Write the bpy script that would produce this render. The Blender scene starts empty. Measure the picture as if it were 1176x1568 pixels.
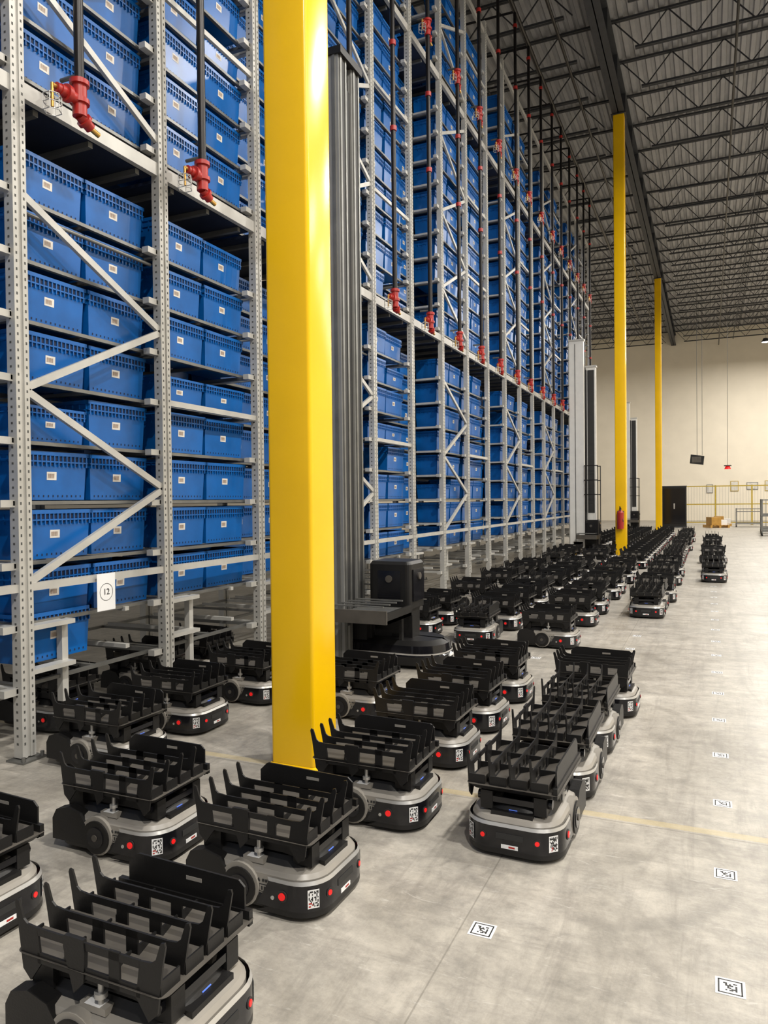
import bpy, math, random
from mathutils import Vector, Matrix
random.seed(7)
scene = bpy.context.scene

# ---------------------------------------------------------------- materials
def mat(name, col, rough=0.5, metal=0.0, var=0.12, scale=6.0, bump=0.0, bscale=60, emit=None, estr=0, spec=None):
    m = bpy.data.materials.new(name); m.use_nodes = True
    nt = m.node_tree; n = nt.nodes; l = nt.links
    b = n['Principled BSDF']
    b.inputs['Roughness'].default_value = rough
    b.inputs['Metallic'].default_value = metal
    if spec is not None: b.inputs['Specular IOR Level'].default_value = spec
    geo = n.new('ShaderNodeNewGeometry')
    tex = n.new('ShaderNodeTexNoise'); tex.inputs['Scale'].default_value = scale; tex.inputs['Detail'].default_value = 4
    l.new(geo.outputs['Position'], tex.inputs['Vector'])
    mr = n.new('ShaderNodeMapRange'); mr.inputs['From Min'].default_value = .3; mr.inputs['From Max'].default_value = .7
    mr.inputs['To Min'].default_value = 1-var; mr.inputs['To Max'].default_value = 1+var
    l.new(tex.outputs['Fac'], mr.inputs['Value'])
    vm = n.new('ShaderNodeVectorMath'); vm.operation = 'SCALE'
    vm.inputs[0].default_value = col; l.new(mr.outputs['Result'], vm.inputs['Scale'])
    l.new(vm.outputs['Vector'], b.inputs['Base Color'])
    if bump > 0:
        t2 = n.new('ShaderNodeTexNoise'); t2.inputs['Scale'].default_value = bscale
        l.new(geo.outputs['Position'], t2.inputs['Vector'])
        bp = n.new('ShaderNodeBump'); bp.inputs['Strength'].default_value = bump; bp.inputs['Distance'].default_value = .01
        l.new(t2.outputs['Fac'], bp.inputs['Height']); l.new(bp.outputs['Normal'], b.inputs['Normal'])
    if emit:
        b.inputs['Emission Color'].default_value = (*emit, 1); b.inputs['Emission Strength'].default_value = estr
    return m

M = {}
M['yellow'] = mat('yellow_paint', (.88,.52,.003), .22, var=.04, scale=2, bump=.05, bscale=8)
M['post'] = mat('rack_white_steel', (.48,.47,.44), .42, .2, var=.10)
M['galv'] = mat('galvanised_steel', (.20,.20,.19), .4, .6, var=.15)
M['hole'] = mat('post_hole_dark', (.07,.07,.065), .8)
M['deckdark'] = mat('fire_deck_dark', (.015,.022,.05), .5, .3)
M['bin'] = mat('blue_bin_plastic', (.003,.102,.37), .30, var=.12)
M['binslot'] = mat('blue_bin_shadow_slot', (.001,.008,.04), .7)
M['label'] = mat('bin_label', (.66,.63,.58), .5)
M['labelink'] = mat('bin_label_ink', (.30,.20,.14), .6)
M['black'] = mat('robot_black_plastic', (.010,.0095,.0095), .42, var=.2, bump=.05, bscale=120, spec=.35)
M['gloss'] = mat('robot_gloss_black', (.007,.007,.009), .12)
M['tray'] = mat('robot_tray_plastic', (.080,.072,.062), .5, var=.2, spec=.35)
M['grey'] = mat('robot_grey_shell', (.28,.26,.23), .34, var=.08)
M['silver'] = mat('robot_silver', (.50,.49,.47), .3, .5)
M['white'] = mat('white_print', (.8,.8,.8), .5, var=.03)
M['red'] = mat('red_lens', (.75,.01,.01), .3, emit=(1,.02,.02), estr=.3)
M['redpaint'] = mat('red_pipe_paint', (.38,.020,.015), .38)
M['pipe'] = mat('black_steel_pipe', (.014,.012,.012), .35, .4)
M['brass'] = mat('brass', (.6,.35,.1), .3, .9)
M['joist'] = mat('joist_steel', (.038,.040,.045), .6, .2)
M['blue'] = mat('blue_led', (.1,.2,.9), .3, emit=(.15,.3,1), estr=.3)
M['light'] = mat('lamp_lens', (1,1,1), .3, emit=(1,.97,.92), estr=14)
M['cable'] = mat('cable', (.1,.1,.1), .6)
M['ink'] = mat('ink', (.02,.02,.02), .6)
M['cream'] = mat('railing_yellow', (.45,.32,.03), .45)
M['alu'] = mat('mast_aluminium', (.30,.30,.29), .38, .4, var=.05)
M['wmast'] = mat('mast_white', (.72,.71,.68), .4, .0, var=.04)

# ---------------------------------------------------------------- mesh builder
class MB:
    def __init__(s): s.v=[]; s.f=[]; s.m=[]; s.s=[]; s.mats=[]
    def mi(s, k):
        if k not in s.mats: s.mats.append(k)
        return s.mats.index(k)
    def add(s, vs, fs, k, smooth=False):
        o=len(s.v); i=s.mi(k); s.v.extend([tuple(p) for p in vs])
        for q in fs:
            s.f.append([a+o for a in q]); s.m.append(i); s.s.append(smooth)
    def box(s, x0,x1,y0,y1,z0,z1,k):
        if x0>x1: x0,x1=x1,x0
        if y0>y1: y0,y1=y1,y0
        vs=[(x0,y0,z0),(x1,y0,z0),(x1,y1,z0),(x0,y1,z0),(x0,y0,z1),(x1,y0,z1),(x1,y1,z1),(x0,y1,z1)]
        s.add(vs,[(3,2,1,0),(4,5,6,7),(0,1,5,4),(1,2,6,5),(2,3,7,6),(3,0,4,7)],k)
    def beam(s,p1,p2,w,h,k,up=(0,0,1)):
        p1=Vector(p1);p2=Vector(p2);d=(p2-p1).normalized();u=Vector(up)
        if abs(d.dot(u))>.98: u=Vector((1,0,0))
        r=d.cross(u).normalized();u=r.cross(d)
        vs=[]
        for p in (p1,p2):
            for a,b in ((-1,-1),(1,-1),(1,1),(-1,1)): vs.append(p+r*a*w/2+u*b*h/2)
        s.add(vs,[(3,2,1,0),(4,5,6,7),(0,1,5,4),(1,2,6,5),(2,3,7,6),(3,0,4,7)],k)
    def cyl(s,p1,p2,r,k,n=12,r2=None):
        p1=Vector(p1);p2=Vector(p2);d=(p2-p1).normalized();u=Vector((0,0,1))
        if abs(d.dot(u))>.98: u=Vector((1,0,0))
        a=d.cross(u).normalized();b=d.cross(a)
        r2=r if r2 is None else r2
        vs=[]
        for p,rr in ((p1,r),(p2,r2)):
            for i in range(n):
                t=2*math.pi*i/n; vs.append(p+a*math.cos(t)*rr+b*math.sin(t)*rr)
        s.add(vs,[(i,(i+1)%n,n+(i+1)%n,n+i) for i in range(n)],k,True)
        s.add(vs[:n],[tuple(range(n))[::-1]],k); s.add(vs[n:],[tuple(range(n))],k)
    def prism(s,poly,y0,y1,k):   # poly in x,z
        n=len(poly); vs=[(x,y0,z) for x,z in poly]+[(x,y1,z) for x,z in poly]
        s.add(vs,[tuple(range(n)),tuple(range(2*n-1,n-1,-1))]+[(i,n+i,n+(i+1)%n,(i+1)%n) for i in range(n)],k)
    def loft(s,rings,k,cap0=False,cap1=False,smooth=True):
        n=len(rings[0])
        for a,b in zip(rings,rings[1:]):
            s.add(list(a)+list(b),[(i,(i+1)%n,n+(i+1)%n,n+i) for i in range(n)],k,smooth)
        if cap0: s.add(rings[0],[tuple(range(n))[::-1]],k)
        if cap1: s.add(rings[-1],[tuple(range(n))],k)
    def mesh(s,name):
        me=bpy.data.meshes.new(name); me.from_pydata(s.v,[],s.f)
        for k in s.mats: me.materials.append(M[k])
        me.polygons.foreach_set('material_index',s.m); me.polygons.foreach_set('use_smooth',s.s)
        me.update(); return me
    def obj(s,name,loc=(0,0,0),rz=0):
        return put(name,s.mesh(name),loc,rz)
def put(name,me,loc=(0,0,0),rz=0):
    o=bpy.data.objects.new(name,me); o.location=loc; o.rotation_euler=(0,0,rz)
    scene.collection.objects.link(o); return o

def rring(L,W,rf,rr,z,inset=0,seg=7):
    pts=[]; x1=L/2-inset; x0=-L/2+inset; y1=W/2-inset
    for cx,cy,r,a0 in ((x1-rf,-y1+rf,rf,-90),(x1-rf,y1-rf,rf,0),(x0+rr,y1-rr,rr,90),(x0+rr,-y1+rr,rr,180)):
        for i in range(seg+1):
            t=math.radians(a0+90*i/seg); pts.append((cx+r*math.cos(t),cy+r*math.sin(t),z))
    return pts

# ---------------------------------------------------------------- robot
def robot_mesh():
    b=MB(); L,W=.64,.46
    R=lambda z,i=0: rring(L,W,.13,.09,z,i)
    b.loft([R(.018,.03),R(.03,.006),R(.075,.0)],'black',cap0=True)
    b.loft([R(.075,.0),R(.085,.006)],'black')
    b.loft([R(.085,.008),R(.165,.010),R(.182,.020)],'grey')
    b.loft([R(.182,.020),R(.190,.050)],'grey')
    b.loft([R(.190,.050),R(.225,.075)],'black',cap1=True)
    P=rring(L+.012,W+.012,.135,.095,0)
    fr=[p for p in P if p[0]>.17]; fr.sort(key=lambda p:math.atan2(p[1],p[0]-.1))
    fr=[(.10,-W/2-.006,0),(.17,-W/2-.006,0)]+fr+[(.17,W/2+.006,0),(.10,W/2+.006,0)]
    n=len(fr)
    def strip(z0,z1,k,sx0=0,off2=0):
        lo=[(p[0]-(sx0 if i in(0,n-1) else 0),p[1],z0) for i,p in enumerate(fr)]
        hi=[(p[0]-off2,p[1]*(1-off2*2),z1) for i,p in enumerate(fr)]
        b.add(lo+hi,[(i,i+1,n+i+1,n+i) for i in range(n-1)],k,True)
    strip(.045,.150,'gloss',sx0=.06)
    strip(.150,.164,'silver',off2=.008)
    strip(.022,.045,'black',sx0=.06)
    b.box(.235,.285,-.10,.10,.185,.205,'black')
    for sgn in (-1,1):
        y=sgn*(W/2)
        hp=[(-.325,.05),(-.325,.15),(-.30,.195),(-.23,.215),(-.15,.195),(-.115,.15),(-.115,.05)]
        b.prism(hp,y-.05*sgn,y+.004*sgn,'black')
        b.cyl((-.045,y-.03*sgn,.105),(-.045,y+.003*sgn,.105),.092,'grey',22)
        b.cyl((-.045,y-.03*sgn,.100),(-.045,y+.012*sgn,.100),.078,'black',22)
        b.cyl((-.045,y+.012*sgn,.100),(-.045,y+.016*sgn,.100),.05,'gloss',18)
        b.cyl((-.045,y+.016*sgn,.100),(-.045,y+.020*sgn,.100),.016,'tray',12)
        yy=y-.006*sgn
        b.box(.045,.125,y-.02*sgn,yy,.092,.122,'ink')
        b.box(.048,.122,y-.02*sgn,yy+.001*sgn,.095,.119,'grey')
        for q in range(5): b.box(.056+q*.0125,.063+q*.0125,y-.02*sgn,yy+.002*sgn,.099,.115,'ink')
        for q in range(4): b.box(.060+q*.014,.069+q*.014,y-.02*sgn,yy+.001*sgn,.134,.143,'ink')
        b.prism([(.035,.133),(.042,.146),(.049,.133)],y-.02*sgn,yy+.001*sgn,'ink')
        b.cyl((.165,y,.10),(.165,y+.010*sgn,.10),.024,'ink',16)
        b.cyl((.165,y,.10),(.165,y+.014*sgn,.10),.015,'red',14)
        b.cyl((.118,y,.085),(.118,y+.009*sgn,.085),.008,'silver',10)
    xf=L/2+.007
    b.box(xf-.004,xf+.001,-.040,.040,.052,.070,'white')
    b.box(xf,xf+.0015,-.004,.026,.057,.065,'redpaint')
    b.box(xf-.004,xf+.0015,-.065,.065,.095,.122,'ink')
    rnd=random.Random(3)
    def code(o,ux,size,zz,nrm):
        o=Vector(o);ux=Vector(ux).normalized();uz=Vector((0,0,1));nr=Vector(nrm).normalized()
        def q(a0,a1,c0,c1,k,h):
            p=[o+ux*a*size+uz*c*zz+nr*h for a,c in((a0,c0),(a1,c0),(a1,c1),(a0,c1))]
            b.add(p,[(0,1,2,3)],k)
        q(0,1,0,1,'white',.0)
        for i in range(9):
            for j in range(11):
                if rnd.random()<.5: q(.08+i*.094,.08+(i+1)*.094,.08+j*.077,.08+(j+1)*.077,'redpaint' if j<3 and i<4 else 'ink',.001)
    cx=L/2+.006-.135
    for sgn in(-1,1):
        cy=sgn*((W+.012)/2-.135); nr=Vector((1,sgn*1.0,0)).normalized(); tx=Vector((-nr.y,nr.x,0))
        c=Vector((cx,cy,0))+nr*.1362
        code(c-tx*.024+Vector((0,0,.06)),tx,.048,.075,nr)
        a=Vector((1,sgn*.22,0)).normalized(); p=Vector((cx,cy,.10))+a*.133
        b.cyl(p,p+a*.004,.018,'ink',14); b.cyl(p,p+a*.007,.011,'red',14)
    # deck mechanics
    b.cyl((0,0,.215),(0,0,.27),.13,'black',24)
    b.cyl((0,0,.27),(0,0,.315),.07,'black',20)
    for sgn in(-1,1):
        b.prism([(-.24,.22),(-.24,.26),(-.05,.30),(.20,.30),(.25,.25),(.25,.22),(.12,.235),(-.12,.235)],sgn*.150-.008,sgn*.150+.008,'black')
        b.beam((-.22,sgn*.12,.235),(.22,sgn*.12,.315),.03,.035,'black')
        b.beam((-.22,sgn*.09,.315),(.22,sgn*.09,.235),.025,.03,'tray')
        b.box(-.27,-.18,sgn*.14-.04,sgn*.14+.04,.20,.28,'black')
        b.box(.17,.26,sgn*.13-.03,sgn*.13+.03,.20,.285,'black')
        b.cyl((.02,sgn*.185,.2),(.02,sgn*.185,.30),.009,'silver',10)
        b.cyl((.02,sgn*.185,.235),(.02,sgn*.185,.25),.020,'silver',12)
        b.cyl((.22,sgn*.15,.25),(.22,sgn*.18,.25),.022,'gloss',12)
    b.box(.252,.258,-.10,.10,.235,.262,'gloss')
    b.box(.257,.260,-.02,.02,.207,.210,'blue')
    b.box(-.05,.05,-.20,-.15,.19,.212,'grey'); b.box(-.03,.03,-.202,-.16,.2125,.2135,'white')
    # carriage
    zt=.318
    b.loft([rring(.56,.44,.03,.03,zt-.028,.02,4),rring(.58,.45,.03,.03,zt,.0,4)],'black',cap0=True,smooth=False)
    b.add(rring(.58,.45,.03,.03,zt,0,4),[tuple(range(20))],'tray')
    ys=[-.215,-.11,-.01,.09]
    T=.408
    for iy,y in enumerate(ys):
        t=.0035
        lo=.05 if iy==0 else 0
        left=[(-.262,zt-.02-lo*.6),(-.282,T),(-.293,.462),(-.289,.474),(-.276,.470),(-.258,T+.012),(-.242,T),(-.20,T-.004),(-.185,zt-.02),(-.230,zt-.03-lo)]
        b.prism(left,y-t,y+t,'black'); b.prism([(-x,z) for x,z in left][::-1],y-t,y+t,'black')
        b.box(-.20,.20,y-t,y+t,T-.026,T-.003,'black')
        b.box(-.20,.20,y-t,y+t,zt-.02,zt+.012,'black')
        if iy==0:
            flap=[(-.050,zt-.07),(-.090,T-.03),(-.085,T+.005),(-.01,T+.005),(-.005,T-.03),(-.01,zt-.03)]
            b.prism(flap,y-t*2,y+t*2,'black')
            b.box(.085,.125,y-t,y+t,zt-.02,T,'black')
        else:
            for x in(-.085,.05): b.box(x,x+.045,y-t,y+t,zt,T-.003,'black')
        b.add([(-.27,y+.004,zt+.010),(.27,y+.004,zt+.010),(.27,y+.08,zt+.035),(-.27,y+.08,zt+.035)],[(0,1,2,3)],'tray')
        b.add([(-.27,y+.08,zt+.035),(.27,y+.08,zt+.035),(.27,y+.08,zt),(-.27,y+.08,zt)],[(0,1,2,3)],'tray')
        for x in(-.27,-.09,.09,.27):
            b.prism([(x-.003,zt),(x+.003,zt),(x+.003,zt+.043),(x-.003,zt+.043)],y,y+.08,'black')
    # tall back plate with hand hole
    y=.205
    b.prism([(-.235,zt-.03),(-.235,.41),(-.20,.443),(-.19,.448),(.235,.440),(.258,.42),(.258,zt-.03)],y-.004,y+.004,'black')
    b.box(-.28,.28,y-.01,y+.01,zt-.02,zt+.03,'black')
    b.box(.02,.085,y-.0055,y-.003,.40,.413,'grey')
    return b.mesh('floor_robot')
RM=robot_mesh()
def robot(x,y,face='X',name='sorting_robot'):
    rz={'X':0,'-Y':-math.pi/2,'-X':math.pi,'Y':math.pi/2}[face]+random.uniform(-.03,.03)
    o=put(name,RM,(x,y,0),rz); o.scale=(.95,.95,.95); return o
for x,y,f in [(-1.58,1.72,'X'),(-1.65,2.62,'X'),(-2.50,2.72,'X'),(-2.70,1.92,'X'),(-1.58,3.46,'X'),(-1.63,4.33,'X'),
              (-1.63,5.06,'X'),(-1.63,5.86,'X'),(-.81,3.50,'-Y'),(-.79,4.24,'-Y'),(-.78,4.99,'-Y'),(-.80,5.78,'X'),
              (-3.42,3.50,'X'),(-3.50,4.26,'X'),(-3.45,5.08,'X'),(-2.45,5.02,'X'),(-4.42,3.95,'X'),
              (-4.42,4.95,'X'),(-4.40,5.60,'X'),
              (-1.61,8.12,'X'),(-2.44,8.15,'-Y'),(-1.61,9.60,'X'),(-2.44,9.0,'X'),(-3.27,8.3,'X'),(-3.27,9.1,'X'),
              (.07,15.4,'-Y'),(.07,17.4,'-Y'),(.07,19.6,'X'),(.07,21.2,'-Y'),(.07,24.4,'X'),(.07,27.6,'-Y')]:
    robot(x,y,f)
y=9.85
while y<33:
    for x in(-.78,-1.61,-2.44,-3.27):
        if x==-.78 and (y<10.2): continue
        if x==-1.61 and y<10.2: continue
        if abs(x+2.28)<.55 and (abs(y-21.7)<.6): continue
        if x<-2.4 and abs(y-21.4)<1.3: continue
        if random.random()<.08: continue
        robot(x,y,'-Y' if ((x==-.78 and random.random()<.75) or random.random()<.2) else 'X')
    y+=.79

# ---------------------------------------------------------------- lifting robot with mast
def lift_mesh(wm):
    b=MB()
    R=lambda z,i=0: rring(1.10,.66,.28,.12,z,i,8)
    b.loft([R(.02,.04),R(.04,.0),R(.12,0)],'black',cap0=True)
    b.loft([R(.12,0),R(.13,.01),R(.22,.02)],'gloss')
    b.loft([R(.135,.004),R(.150,.004)],'silver')
    b.loft([R(.22,.02),R(.26,.07)],'black',cap1=True)
    b.box(.555,.57,-.06,.06,.10,.12,'white')
    if wm=='wmast':
        b.box(-.55,-.16,-.30,-.12,.22,6.0,wm); b.box(-.40,-.38,-.305,-.30,.4,5.9,'galv'); b.box(-.57,-.14,-.32,-.10,5.98,6.03,'post')
        b.box(-.14,.12,.02,.20,.22,5.3,wm); b.box(-.10,.08,.012,.02,1.2,5.2,'ink'); b.box(-.16,.14,.0,.22,5.28,5.33,'post')
        b.box(-.30,-.12,-.12,.10,.22,5.2,'black')
        for z in(1.7,2.1,2.5): b.box(-.16,.22,-.34,-.32,z,z+.025,'pipe'); b.box(-.16,.22,.22,.24,z,z+.025,'pipe')
        for x in(-.14,.20): b.box(x,x+.02,-.34,-.32,.24,2.52,'pipe'); b.box(x,x+.02,.22,.24,.24,2.52,'pipe')
    else:
        x0=-.50
        for y0,h in ((-.50,5.85),(-.22,5.85)):
            b.box(x0,x0+.16,y0,y0+.17,.10,h,wm)
            b.box(x0+.16,x0+.175,y0+.02,y0+.05,.10,h,'galv'); b.box(x0+.16,x0+.175,y0+.12,y0+.15,.10,h,'galv')
            b.box(x0+.161,x0+.168,y0+.055,y0+.115,.4,h-.05,'ink')
            b.box(x0+.03,x0+.06,y0-.012,y0,.10,h,'galv'); b.box(x0+.10,x0+.13,y0-.012,y0,.10,h,'galv')
        b.box(x0+.02,x0+.14,-.33,-.22,.1,5.6,'ink')
        ye=-.05
        b.box(x0+.12,x0+.15,ye,ye+.03,.3,5.7,'post')
        for i in range(106):
            z=.4+i*.05; b.box(x0+.1495,x0+.152,ye+.008,ye+.022,z,z+.022,'ink')
        b.box(x0-.02,x0+.20,-.52,ye,5.83,5.90,'black')
    b.loft([rring(.44,.40,.05,.05,.55,0,4),rring(.44,.40,.05,.05,.98,0,4),rring(.40,.36,.04,.04,1.01,0,4)],'black',cap0=True,cap1=True,smooth=False)
    b.box(.20,.235,-.14,.14,.62,.93,'gloss'); b.cyl((.22,0,.86),(.25,0,.86),.035,'tray',16)
    b.box(-.12,.12,-.202,-.198,.60,.92,'gloss'); b.cyl((0,-.2,.84),(0,-.215,.84),.035,'tray',16)
    b.box(-.36,.20,-.10,.10,.25,.56,'black')
    b.box(-.45,-.20,-.30,.12,.25,.40,'black')
    b.box(-.30,.24,-.80,-.22,.50,.53,'black')
    for q in range(7): b.cyl((-.27,-.78+q*.085,.56),(.20,-.78+q*.085,.56),.018,'galv',8)
    b.box(-.30,.24,-.82,-.80,.50,.62,'tray'); b.box(.22,.24,-.8,-.2,.5,.60,'black')
    for x in(-.2,.12): b.box(x,x+.03,-.25,-.2,.25,.52,'black')
    for q in range(4): b.box(-.32,.18,-.76+q*.15,-.735+q*.15,.64,.652,'galv')
    for q in range(4): b.box(-.32,-.30,-.76+q*.15,-.735+q*.15,.53,.64,'galv')
    return b.mesh('lifting_robot')
put('lifting_robot',lift_mesh('alu'),(-2.86,6.78,0))
wl=lift_mesh('wmast')
put('lifting_robot',wl,(-3.03,21.3,0))
put('lifting_robot',wl,(-3.2,36.0,0))

# ---------------------------------------------------------------- storage rack
RX=-3.91; Y0=3.31; P=1.33
KS=range(-3,19)
Yk=lambda k:Y0+P*k
TOP=10.8
b=MB()
for k in KS:
    y=Yk(k)
    for fx,detail in((RX,True),(-5.30,False)):
        top=TOP
        b.box(fx-.075,fx-.012,y-.050,y+.050,.02,top,'post')
        b.box(fx-.012,fx,y-.050,y-.012,.02,top,'post'); b.box(fx-.012,fx,y+.012,y+.050,.02,top,'post')
        b.box(fx-.10,fx+.05,y-.09,y+.09,0,.012,'galv')
        b.cyl((fx+.03,y-.07,.01),(fx+.03,y-.07,.04),.012,'galv',8); b.cyl((fx+.03,y+.07,.01),(fx+.03,y+.07,.04),.012,'galv',8)
        if detail:
            nh=int((top-.1)/.05) if k<12 else 0
            for i in range(nh):
                z=.1+i*.05
                for yy in(-.031,.031): b.box(fx-.001,fx+.0008,y+yy-.0055,y+yy+.0055,z,z+.017,'hole')
                if k<6:b.box(fx-.050,fx-.034,y-.0508,y-.049,z,z+.014,'hole')
LV=[.46+.39*n for n in range(26)]
skip=(9,20)
for k in KS:
    if k==18: break
    a,c=Yk(k)+.050,Yk(k+1)-.050; mod=k%3
    for z in(4.20,8.36,10.6):
        b.box(RX-.06,RX-.015,a,c,z-.05,z+.05,'post')
        b.box(-5.36,-5.31,a,c,z-.05,z+.05,'post')
    for z in(4.20,8.36):
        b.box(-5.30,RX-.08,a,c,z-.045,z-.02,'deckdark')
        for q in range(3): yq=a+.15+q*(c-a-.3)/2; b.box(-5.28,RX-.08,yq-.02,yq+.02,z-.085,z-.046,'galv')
    b.box(RX-.05,RX-.01,a,c,1.055,1.105,'post')
    if mod==1: b.box(RX-.05,RX-.02,a,c,2.375,2.42,'post')
    if mod==1:
        for z in(5.6,7.0,9.5): b.box(RX-.05,RX-.02,a,c,z,z+.045,'post')
    if mod==0:
        for z0,z1,up in((1.10,3.56,1),(4.42,8.1,0),(8.6,10.4,0)):
            z=z0; s=up
            while z+.614<=z1+.02:
                p=(RX-.03,a-.03,z) if s else (RX-.03,c+.03,z)
                q=(RX-.03,c+.03,z+.614) if s else (RX-.03,a-.03,z+.614)
                b.beam(p,q,.030,.048,'post'); s=1-s; z+=.614
        b.cyl((RX-.10,a,3.47),(RX-.10,c,3.47),.014,'galv',8)
    for n,z in enumerate(LV):
        if z>10.2 or n in skip: continue
        xr=-4.05 if mod!=2 else -4.40
        b.box(xr,xr+.03,a-.02,c+.02,z-.030,z-.006,'galv')
        b.box(-5.28,-5.25,a,c,z-.03,z-.006,'galv')
        b.box(-5.25,RX-.03,a-.03,a+.012,z-.035,z-.005,'galv' if mod!=2 else 'post')
        b.box(-5.25,RX-.03,c-.012,c+.03,z-.035,z-.005,'galv' if mod!=2 else 'post')
        b.box(RX-.09,RX-.03,c-.10,c,z-.045,z-.0,'post')
        b.box(-5.25,xr,(a+c)/2-.02,(a+c)/2+.02,z-.03,z-.006,'galv')
    for z in(.80,.52):
        b.box(-4.02,RX-.02,a,a+.35,z,z+.03,'post'); b.box(-4.9,-4.0,a+.30,a+.34,z,z+.03,'post')
        b.box(-4.9,-4.0,c-.34,c-.30,z,z+.03,'post')
        b.box(-4.05,-4.0,a+.30,a+.35,z-.25,z,'post')
b.obj('storage_rack')

# bins ---------------------------------------------------------------
def bin_proto(detail):
    b=MB(); w,d,h=.585,.40,.325
    bw,bd=w-.05,d-.05
    lo=[(-bd/2,-bw/2,0),(bd/2,-bw/2,0),(bd/2,bw/2,0),(-bd/2,bw/2,0)]
    tw,td=w-.02,d-.02
    hi=[(-td/2,-tw/2,h),(td/2,-tw/2,h),(td/2,tw/2,h),(-td/2,tw/2,h)]
    b.add(lo+hi,[(3,2,1,0),(0,1,5,4),(1,2,6,5),(2,3,7,6),(3,0,4,7)],'bin')
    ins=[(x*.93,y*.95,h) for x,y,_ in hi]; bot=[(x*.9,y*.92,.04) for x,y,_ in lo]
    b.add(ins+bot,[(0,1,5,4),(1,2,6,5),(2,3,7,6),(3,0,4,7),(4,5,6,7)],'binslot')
    def band(z0,z1,o):
        X,Y=d/2+o,w/2+o
        b.box(X-.025,X,-Y,Y,z0,z1,'bin'); b.box(-X,-X+.025,-Y,Y,z0,z1,'bin')
        b.box(-X,X,-Y,-Y+.02,z0,z1,'bin'); b.box(-X,X,Y-.02,Y,z0,z1,'bin')
    band(h-.026,h,0)
    band(h-.072,h-.062,-.002)
    if detail:
        x=d/2
        for i in range(17):
            y=-w/2+.018+i*(w-.036)/16
            b.box(x-.02,x-.001,y-.004,y+.004,h-.100,h-.026,'bin')
        for i in range(16):
            y=-w/2+.018+(i+.5)*(w-.036)/16
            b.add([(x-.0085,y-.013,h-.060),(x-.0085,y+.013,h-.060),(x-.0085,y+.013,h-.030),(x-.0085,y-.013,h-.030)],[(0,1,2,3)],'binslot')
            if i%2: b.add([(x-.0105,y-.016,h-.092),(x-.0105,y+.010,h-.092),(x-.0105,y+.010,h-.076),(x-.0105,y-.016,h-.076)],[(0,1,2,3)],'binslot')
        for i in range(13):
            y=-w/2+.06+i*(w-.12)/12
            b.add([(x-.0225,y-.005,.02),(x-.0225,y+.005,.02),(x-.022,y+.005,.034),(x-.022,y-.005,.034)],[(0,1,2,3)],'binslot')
        for i in range(6):
            xx=-d/2+.03+i*(d-.06)/5
            b.box(xx-.004,xx+.004,-w/2+.002,-w/2+.02,h-.095,h-.028,'bin')
        def fx(z): return bd/2+(td-bd)/2*z/h
        z0,z1=.135,.19
        b.add([(fx(z0)+.0015,-.055,z0),(fx(z0)+.0015,.025,z0),(fx(z1)+.0015,.025,z1),(fx(z1)+.0015,-.055,z1)],[(0,1,2,3)],'label')
        for i in range(6):
            y=-.045+i*.009
            b.add([(fx(z0)+.003,y,z0+.012),(fx(z0)+.003,y+.005,z0+.012),(fx(z1)+.003,y+.005,z1-.012),(fx(z1)+.003,y,z1-.012)],[(0,1,2,3)],'labelink')
    return b
PD,PS=bin_proto(True),bin_proto(False)
def stamp(dst,src,x,y,z,sz=1,sy=1,rz=0):
    o=len(dst.v); c,s=math.cos(rz),math.sin(rz)
    dst.v.extend([(x+p[0]*c-p[1]*s*sy,y+p[0]*s+p[1]*c*sy,z+p[2]*sz) for p in src.v])
    mp=[dst.mi(kk) for kk in src.mats]
    for f,m in zip(src.f,src.m):
        dst.f.append([a+o for a in f]); dst.m.append(mp[m]); dst.s.append(False)
B=MB()
for k in KS:
    if k==18: break
    for n,z in enumerate(LV):
        if z>(10.25 if k<6 else 9.95) or n in skip: continue
        for j in(0,1):
            yc=Yk(k)+P/2+(-.302 if j==0 else .302)
            if n==0: continue
            if random.random()<(.02 if k<4 and z<4.5 else (.05 if z<9 else .2)): continue
            sz=1
            if k%3==1 and n==5: sz=.72
            elif random.random()<.04: sz=.72
            xb=-4.245 if k%3!=2 else -4.60
            stamp(B,PD,xb+random.uniform(-.014,.014),yc+random.uniform(-.006,.006),z,sz,rz=random.uniform(-.02,.02))
            if n>1: stamp(B,PS,-4.86 if k%3!=2 else -5.03,yc,z,1)
stamp(B,PD,-4.24,Yk(0)+.36,.56)
B.obj('storage_bins')

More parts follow.
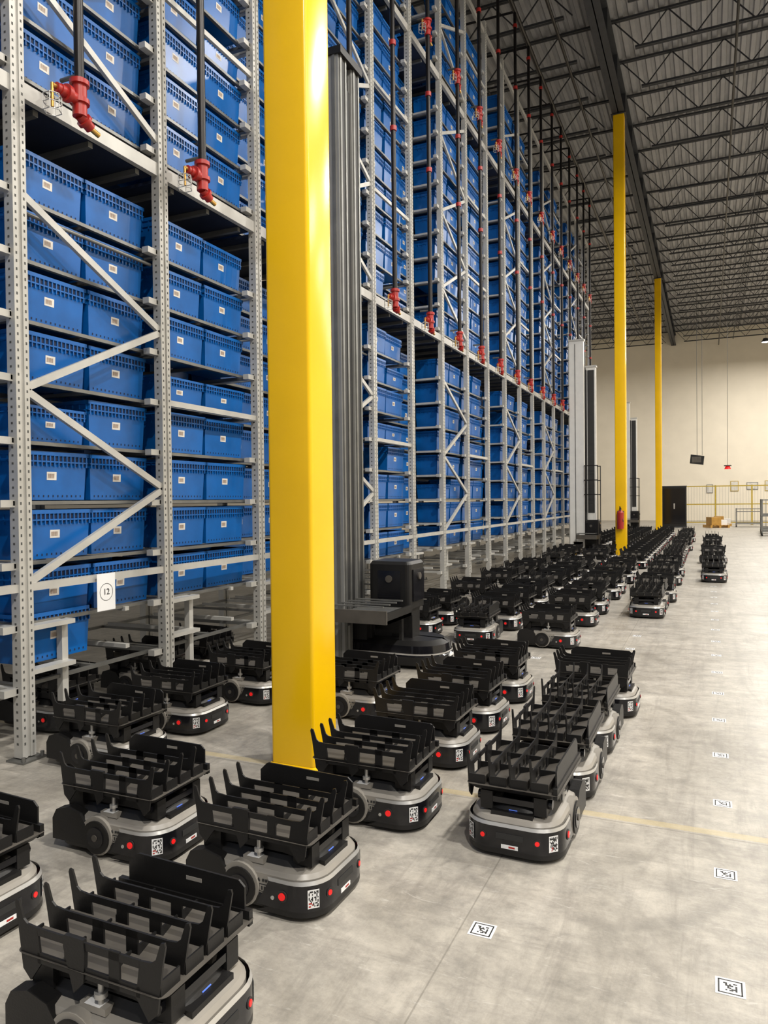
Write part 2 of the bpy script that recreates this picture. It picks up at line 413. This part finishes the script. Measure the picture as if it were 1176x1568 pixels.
# ---------------------------------------------------------------- sprinkler risers
def riser():
    b=MB()
    b.cyl((0,0,4.25),(0,0,11.9),.032,'pipe',12)
    q_=1.0
    def fit(z):
        def C(p1,p2,r,k,n=12): b.cyl((p1[0]*q_,p1[1]*q_,z+p1[2]*q_),(p2[0]*q_,p2[1]*q_,z+p2[2]*q_),r*q_,k,n)
        C((0,0,-.12),(0,0,.12),.046,'redpaint',14)
        for zz in(.08,-.04): C((0,0,zz),(0,0,zz+.03),.062,'redpaint',14)
        C((0,-.16,-.02),(0,0,-.02),.036,'redpaint')
        C((0,-.12,-.02),(0,-.09,-.02),.056,'redpaint')
        C((0,-.19,-.02),(0,-.16,-.02),.030,'redpaint')
        C((0,0,-.11),(0,.09,-.155),.036,'redpaint')
        C((0,.03,-.125),(0,.05,-.135),.052,'redpaint')
        C((0,.09,-.155),(0,.16,-.17),.018,'brass',10)
        C((0,-.22,-.02),(0,-.19,-.02),.015,'brass',8)
        C((0,-.22,-.01),(0,-.22,-.16),.010,'brass',8)
        for i in range(6):
            t=i*math.pi/3; c,s=math.cos(t)*.055,math.sin(t)*.055
            C((0,-.22,-.06),(c,-.22+s,-.09),.003,'silver',5); C((c,-.22+s,-.09),(c,-.22+s,-.19),.003,'silver',5)
            t2=t+math.pi/3; c2,s2=math.cos(t2)*.055,math.sin(t2)*.055
            for q in(.09,.14,.19): C((c,-.22+s,-q),(c2,-.22+s2,-q),.003,'silver',5)
        C((0,0,.15),(-.16,0,.15),.014,'galv',6)
    fit(4.24); fit(8.50)
    for zz in(6.4,7.5,10.3,11.6): b.cyl((0,0,zz),(0,0,zz+.06),.045,'redpaint',12)
    return b.mesh('sprinkler_riser')
SM=riser()
for k in range(-1,18):
    put('sprinkler_riser',SM,(-3.74,Yk(k)+.33-(.06 if k%3 else 0),0))
b=MB()
b.cyl((-3.74,-2,11.95),(-3.74,50,11.95),.05,'pipe',10)
b.cyl((-3.1,-2,12.1),(-3.1,55,12.1),.035,'pipe',10)
for k in range(0,18,1): b.cyl((-3.74,Yk(k)+.33,11.93),(-12,Yk(k)+.33,12.1),.025,'pipe',8)
b.obj('sprinkler_main')

# ---------------------------------------------------------------- building
def rooms():
    b=MB(); b.box(-16,16,-6,57,-.3,0,'floor'); b.obj('floor')
    b=MB(); b.box(-16,16,56,56.3,0,14,'wall'); b.obj('wall_far')
    b=MB(); b.box(-16.3,-16,-6,56.3,0,14,'wall'); b.obj('wall_left')
    b=MB(); b.box(16,16.3,-6,56.3,0,14,'wall'); b.obj('wall_right')
    b=MB(); vs=[];x=-16
    prof=[(0,0),(.10,0),(.13,.07),(.20,.07),(.23,0)]
    while x<16:
        for dx,dz in prof[:-1]: vs.append((x+dx,dz))
        x+=.23
    V=[(p[0],-6,13.25+p[1]) for p in vs]+[(p[0],56.2,13.25+p[1]) for p in vs]; n=len(vs)
    b.add(V,[(i,i+1,n+i+1,n+i) for i in range(n-1)],'deck')
    b.box(-16,16,-6,56.2,13.36,13.4,'deck'); b.obj('ceiling')
M['wall']=mat('wall_cream_paint',(.84,.77,.64),.7,var=.03,scale=1.2)
M['deck']=mat('roof_deck_steel',(.36,.36,.37),.42,.15,var=.08,scale=3)
def floor_mat():
    m=bpy.data.materials.new('concrete_floor'); m.use_nodes=True; nt=m.node_tree;n=nt.nodes;l=nt.links
    bs=n['Principled BSDF']; g=n.new('ShaderNodeNewGeometry'); sx=n.new('ShaderNodeSeparateXYZ'); l.new(g.outputs['Position'],sx.inputs[0])
    def noise(s,d=6,r=.6,vec=None,dist=0):
        t=n.new('ShaderNodeTexNoise'); t.inputs['Scale'].default_value=s;t.inputs['Detail'].default_value=d;t.inputs['Roughness'].default_value=r;t.inputs['Distortion'].default_value=dist
        l.new(vec or g.outputs['Position'],t.inputs['Vector']); return t.outputs['Fac']
    def math_(op,a,c=None,clamp=False):
        q=n.new('ShaderNodeMath'); q.operation=op;q.use_clamp=clamp
        for i,vv in enumerate((a,c)):
            if vv is None: continue
            if isinstance(vv,(int,float)): q.inputs[i].default_value=vv
            else: l.new(vv,q.inputs[i])
        return q.outputs[0]
    def ramp(fac,stops):
        r=n.new('ShaderNodeValToRGB'); l.new(fac,r.inputs[0]); e=r.color_ramp.elements
        e[0].position,e[0].color=stops[0][0],(*stops[0][1],1); e[1].position,e[1].color=stops[1][0],(*stops[1][1],1)
        return r.outputs[0]
    def mix(fac,a,bc,bt='MIX'):
        q=n.new('ShaderNodeMix'); q.data_type='RGBA'; q.blend_type=bt
        if isinstance(fac,(int,float)): q.inputs[0].default_value=fac
        else: l.new(fac,q.inputs[0])
        for i,vv in((6,a),(7,bc)):
            if isinstance(vv,tuple): q.inputs[i].default_value=(*vv,1)
            else: l.new(vv,q.inputs[i])
        return q.outputs[2]
    base=ramp(noise(1.1,9,.72,dist=.9),[(.34,(.30,.28,.245)),(.66,(.49,.46,.41))])
    fine=ramp(noise(6,10,.8),[(.34,(.66,.66,.66)),(.60,(1.08,1.07,1.05))])
    col=mix(1,base,fine,'MULTIPLY')
    def scuff(scale,sx_,lo,hi,amt,c,dist=1.2,rot=0):
        nonlocal col
        mp=n.new('ShaderNodeMapping'); mp.inputs['Scale'].default_value=sx_; mp.inputs['Rotation'].default_value=(0,0,rot); l.new(g.outputs['Position'],mp.inputs[0])
        s_=ramp(noise(scale,8,.75,mp.outputs[0],dist),[(lo,(0,0,0)),(hi,(1,1,1))])
        col=mix(math_('MULTIPLY',s_,amt),col,c)
    scuff(1.6,(5,.5,1),.50,.68,.45,(.18,.165,.145))
    scuff(1.3,(.5,6,1),.52,.70,.38,(.19,.175,.155),1.0)
    scuff(1.1,(1.2,5,1),.54,.72,.38,(.16,.15,.135),2.0,.6)
    scuff(1.8,(1,4,1),.58,.72,.40,(.13,.12,.11),1.5,-.5)
    scuff(2.2,(1,1,1),.58,.70,.35,(.15,.14,.13),1.5)
    scuff(3.5,(1.5,6,1),.60,.66,.35,(.62,.60,.55),.8,.3)
    def lines(coord,off,pitch,w,soft):
        a=math_('ABSOLUTE',math_('SUBTRACT',math_('PINGPONG',math_('ADD',coord,off),pitch/2),w))
        mr=n.new('ShaderNodeMapRange'); l.new(a,mr.inputs[0]); mr.inputs[1].default_value=0; mr.inputs[2].default_value=soft; mr.inputs[3].default_value=1; mr.inputs[4].default_value=0
        return mr.outputs[0]
    tr=lines(sx.outputs[0],-.05+8.3,.83,.20,.045); tr2=lines(sx.outputs[1],-2.65+7.9,.79,.19,.045)
    nz=ramp(noise(.9,4,.6),[(.38,(0,0,0)),(.60,(1,1,1))])
    col=mix(math_('MULTIPLY',math_('MULTIPLY',math_('MAXIMUM',tr,tr2),nz),.28),col,(.16,.145,.13))
    def arc(cx,cy,r,w,amt):
        nonlocal col
        dx=math_('SUBTRACT',sx.outputs[0],cx); dy=math_('SUBTRACT',sx.outputs[1],cy)
        rr=math_('SQRT',math_('ADD',math_('MULTIPLY',dx,dx),math_('MULTIPLY',dy,dy)))
        a=math_('ABSOLUTE',math_('SUBTRACT',rr,r))
        mr=n.new('ShaderNodeMapRange'); l.new(a,mr.inputs[0]); mr.inputs[1].default_value=w*.3; mr.inputs[2].default_value=w; mr.inputs[3].default_value=1; mr.inputs[4].default_value=0
        nn=ramp(noise(2.5,4,.6),[(.40,(0,0,0)),(.62,(1,1,1))])
        col=mix(math_('MULTIPLY',math_('MULTIPLY',mr.outputs[0],nn),amt),col,(.16,.15,.135))
    arc(-.50,3.42,.60,.04,.4); arc(-.45,3.38,.50,.03,.25)
    def joint(coord,off,pitch,w):
        a=math_('PINGPONG',math_('ADD',coord,off),pitch/2)
        return math_('LESS_THAN',a,w)
    j=math_('MAXIMUM',joint(sx.outputs[0],2.28+43.2-.62,4.4,.003),joint(sx.outputs[1],-3.78+44,4.4,.005))
    col=mix(math_('MULTIPLY',j,.45),col,(.14,.13,.11))
    yl=math_('LESS_THAN',math_('ABSOLUTE',math_('SUBTRACT',sx.outputs[1],3.83)),.03)
    col=mix(math_('MULTIPLY',yl,.45),col,(.50,.40,.19))
    l.new(col,bs.inputs['Base Color'])
    rr=n.new('ShaderNodeMapRange'); l.new(noise(3,5,.6),rr.inputs[0]); rr.inputs[3].default_value=.28; rr.inputs[4].default_value=.56
    l.new(rr.outputs[0],bs.inputs['Roughness'])
    bp=n.new('ShaderNodeBump'); bp.inputs['Strength'].default_value=.10; bp.inputs['Distance'].default_value=.01; l.new(noise(30,4,.6),bp.inputs['Height']); l.new(bp.outputs[0],bs.inputs['Normal'])
    return m
M['floor']=floor_mat()
rooms()

def column(name,x,y):
    b=MB(); H=12.3
    def rg(z,s=.148,r=.022):
        return [(p[0],p[1],z) for p in rring(2*s,2*s,r,r,z,0,5)]
    b.loft([rg(.0),rg(H)],'yellow',cap1=True)
    b.loft([rg(0,.165,.02),rg(.02,.165,.02),rg(.03,.15,.02)],'yellow')
    b.box(-.2,.2,-.2,.2,H-.02,H,'joist')
    return b.obj(name,(x,y,0))
column('yellow_column',-2.285,3.93)
column('yellow_column',-2.285,21.75)
column('yellow_column',-2.285,38.6)

b=MB()
def ibeam(x,y0,y1,z0,z1,w):
    b.box(x-w/2,x+w/2,y0,y1,z0,z0+.03,'joist'); b.box(x-w/2,x+w/2,y0,y1,z1-.03,z1,'joist'); b.box(x-.012,x+.012,y0,y1,z0,z1,'joist')
ibeam(-2.285,-6,56,12.31,13.05,.32)
for y in range(-4,56,2): b.box(-2.285-.15,-2.285+.15,y,y+.015,12.34,13.02,'joist')
b.obj('roof_girder')
b=MB()
y=-4.9
while y<56:
    for x0,x1 in((-2.2,15.9),(-15.9,-2.37)):
        for dy in(-.03,.03):
            b.box(x0,x1,y+dy-.022,y+dy+.022,13.16,13.21,'joist'); b.box(x0+.6,x1-.6,y+dy-.022,y+dy+.022,12.42,12.47,'joist')
        x=x0+.1;up=True
        while x+.62<x1:
            b.beam((x,y,13.18 if up else 12.45),(x+.62,y,12.45 if up else 13.18),.026,.026,'joist')
            x+=.62;up=not up
    y+=1.83
for x in(1.5,5.5,9.5,-6,-10):
    b.box(x-.02,x+.02,-5,56,12.42,12.45,'joist'); b.box(x+.3,x+.34,-5,56,13.13,13.16,'joist')
b.obj('roof_joists')
b=MB()
for x,z in((.6,12.1),(7,12.2)):
    b.cyl((x,-5,z),(x,55.9,z),.03,'pipe',8)
b.obj('ceiling_sprinkler_pipe')

# high-bay lamps
b=MB()
b.cyl((0,0,.06),(0,0,.22),.20,'joist',20,.12); b.cyl((0,0,0),(0,0,.06),.24,'joist',24); b.cyl((0,0,.22),(0,0,1.6),.006,'cable',6)
b.cyl((0,0,-.006),(0,0,-.001),.20,'light',24)
LM=b.mesh('high_bay_lamp')
def lamp(x,y,p):
    o=put('high_bay_lamp',LM,(x,y,10.9))
    ld=bpy.data.lights.new('lamp_light','AREA'); ld.shape='DISK'; ld.size=.5; ld.energy=p; ld.color=(1,.955,.88)
    lo=bpy.data.objects.new('lamp_light',ld); scene.collection.objects.link(lo); lo.parent=o; lo.location=(0,0,-.03)
for y in(-4,2,8,14,20,26,32,38,44,50):
    lamp(3.1,y,{-4:880,2:850,8:620,14:500}.get(y,450 if y<40 else 560)); lamp(9.5,y,380)
    lamp(-8.5,y,110) if y in(2,14,26,38,50) else None

# floor markers
b=MB(); s=.045
b.box(-s,s,-s,s,.0005,.0015,'white')
def fr(a,c,h): b.box(-a,a,-a,-c,.0005,h,'ink'); b.box(-a,a,c,a,.0005,h,'ink'); b.box(-a,-c,-a,a,.0005,h,'ink'); b.box(c,a,-a,a,.0005,h,'ink')
fr(.037,.032,.002)
rnd=random.Random(5)
for i in range(7):
    for j in range(7):
        if rnd.random()<.5: b.box(-.021+i*.006,-.015+i*.006,-.021+j*.006,-.015+j*.006,.001,.0021,'ink')
QM=b.mesh('floor_marker')
for i in range(34):
    put('floor_marker',QM,(.055,2.63+.79*i,0),0) if not (15<2.63+.79*i<28) else None
for y in(2.63,6.6,7.4,8.2,9.0): put('floor_marker',QM,(-.78,y,0),0)
for y in(6.6,7.4): put('floor_marker',QM,(-1.61,y,0),0)

# paper sign
b=MB(); b.box(RX+.012,RX+.014,-.085,.085,-.17,.09,'white')
for i in range(28):
    t=i*2*math.pi/28;t2=(i+1)*2*math.pi/28
    b.beam((RX+.015,math.cos(t)*.06,math.sin(t)*.06-.04),(RX+.015,math.cos(t2)*.06,math.sin(t2)*.06-.04),.002,.002,'ink')
sg=b.obj('paper_sign',(0,3.96,1.02))
tc=bpy.data.curves.new('number','FONT'); tc.body='12'; tc.size=.06; tc.align_x='CENTER'; tc.align_y='CENTER'; tc.extrude=.0005
to=bpy.data.objects.new('number',tc); scene.collection.objects.link(to); to.parent=sg; to.location=(RX+.016,0,-.04); to.rotation_euler=(math.pi/2,0,math.pi/2); tc.materials.append(M['ink'])

b=MB(); b.cyl((0,0,0),(0,0,.45),.09,'redpaint',16); b.cyl((0,0,.45),(0,0,.53),.09,'redpaint',16,.03); b.cyl((0,0,.53),(0,0,.58),.03,'ink',10)
b.beam((0,0,.58),(0,-.14,.62),.03,.02,'ink'); b.cyl((0,-.05,.56),(.08,-.05,.2),.012,'ink',8); b.box(-.09,.09,.08,.10,.1,.5,'galv')
b.obj('fire_extinguisher',(-2.285,21.5,.75))

b=MB()
for i in range(9):
    x=-1.6+i*1.9
    b.box(x-.04,x+.04,-.04,.04,0,2.3,'cream')
    b.box(x-.1,x+.1,-.1,.1,0,.015,'galv')
for z in(.15,1.2,2.25): b.box(-1.6,13.6,-.02,.02,z-.03,z+.03,'cream')
for i in range(100): b.box(-1.6+i*.152-.004,-1.6+i*.152+.004,-.004,.004,.15,2.25,'galv')
b.obj('guard_fence',(0,47,0))
b=MB(); b.box(-.6,.6,-.4,.4,.05,2.2,'black'); b.box(-.55,.55,-.42,-.40,.2,2.1,'gloss'); b.box(-.03,.03,-.44,-.42,1,1.3,'silver'); b.box(-.62,.62,-.42,.42,0,.06,'joist'); b.box(-.62,.62,-.42,.42,2.2,2.24,'joist')
b.obj('control_cabinet',(-2.3+.55,43,0))
b=MB(); b.prism([(-.35,0),(.3,-.1),(.35,.35),(-.3,.45)],-.25,.25,'black'); b.cyl((0,0,.4),(0,0,9.0),.012,'cable',6); b.cyl((.25,0,.4),(.25,0,9.0),.012,'cable',6); b.box(-.25,.2,-.27,-.25,.02,.32,'tray')
b.obj('hanging_speaker',(-.6,42,3.4))
b=MB(); b.cyl((0,0,0),(0,0,.15),.16,'red',16,.10); b.cyl((0,0,.15),(0,0,.2),.18,'ink',16); b.cyl((0,0,.2),(0,0,9.2),.012,'cable',6)
b.obj('hanging_beacon',(.85,42,3.05))
def cart(x,y,w,h):
    b=MB()
    for i in(-1,1):
        for j in(-1,1): b.box(i*w/2-.02,i*w/2+.02,j*.35-.02,j*.35+.02,.12,h,'galv'); b.cyl((i*w/2-.02,j*.35,.06),(i*w/2+.02,j*.35,.06),.06,'ink',12)
    for z in(.2,.8,h-.05):
        b.box(-w/2,w/2,-.37,-.33,z,z+.03,'galv'); b.box(-w/2,w/2,.33,.37,z,z+.03,'galv'); b.box(-w/2-.02,-w/2+.02,-.35,.35,z,z+.03,'galv'); b.box(w/2-.02,w/2+.02,-.35,.35,z,z+.03,'galv')
    b.box(-w/2,w/2,-.35,.35,.16,.19,'galv')
    for i in range(8): b.box(-w/2+i*w/7-.005,-w/2+i*w/7+.005,-.36,-.35,.2,h,'galv')
    b.obj('roll_cage',(x,y,0))
cart(2.45,34,1.0,1.5); cart(2.55,36,1.0,1.5); cart(2.65,38,1.0,1.5); cart(1.9,44,1.2,1.0)
b=MB()
for i in range(6): b.box(-.5+i*.18,-.38+i*.18,-.5,.5,.12,.14,'brass')
for x in(-.5,-.05,.4): b.box(x,x+.1,-.5,.5,0,.12,'brass')
b.box(-.4,.1,-.4,.3,.14,.55,'brass'); b.box(.12,.45,-.3,.3,.14,.4,'white')
PM=b.mesh('loaded_pallet')
put('loaded_pallet',PM,(.6,45.2,0)); put('loaded_pallet',PM,(.3,42.9,0),.4)
b=MB()
for x,z,w_,h_,k in((1.3,2.0,.5,.7,'cream'),(2.3,2.1,.7,.5,'galv'),(3.4,2.0,.5,.7,'cream'),(-.2,1.9,.4,.6,'galv')): b.box(x,x+w_,-.03,0,z,z+h_,k); b.box(x+.04,x+w_-.04,-.035,-.03,z+.04,z+h_-.04,'label')
b.obj('wall_notices',(0,55.99,0))

# ---------------------------------------------------------------- world
w=bpy.data.worlds.new('World'); scene.world=w; w.use_nodes=True
bg=w.node_tree.nodes['Background']; bg.inputs[0].default_value=(.95,.96,1,1); bg.inputs[1].default_value=.36

# ---------------------------------------------------------------- camera
th=math.atan(499/1130); f=1130/1568*36
cam=bpy.data.cameras.new('camera'); cam.sensor_fit='VERTICAL'; cam.sensor_height=36; cam.sensor_width=27; cam.lens=f; cam.clip_end=200; cam.clip_start=.05
co=bpy.data.objects.new('camera',cam); scene.collection.objects.link(co)
pitch=math.atan(17/1130); roll=math.radians(.62)
F=Vector((-math.sin(th)*math.cos(pitch),math.cos(th)*math.cos(pitch),-math.sin(pitch)))
Rt=F.cross(Vector((0,0,1))).normalized(); U=Rt.cross(F)
R2=Rt*math.cos(roll)-U*math.sin(roll); U2=U*math.cos(roll)+Rt*math.sin(roll)
mtx=Matrix((R2,U2,-F)).transposed().to_4x4(); mtx.translation=Vector((0,0,1.6))
co.matrix_world=mtx
scene.camera=co
scene.view_settings.view_transform='Standard'
scene.view_settings.exposure=0
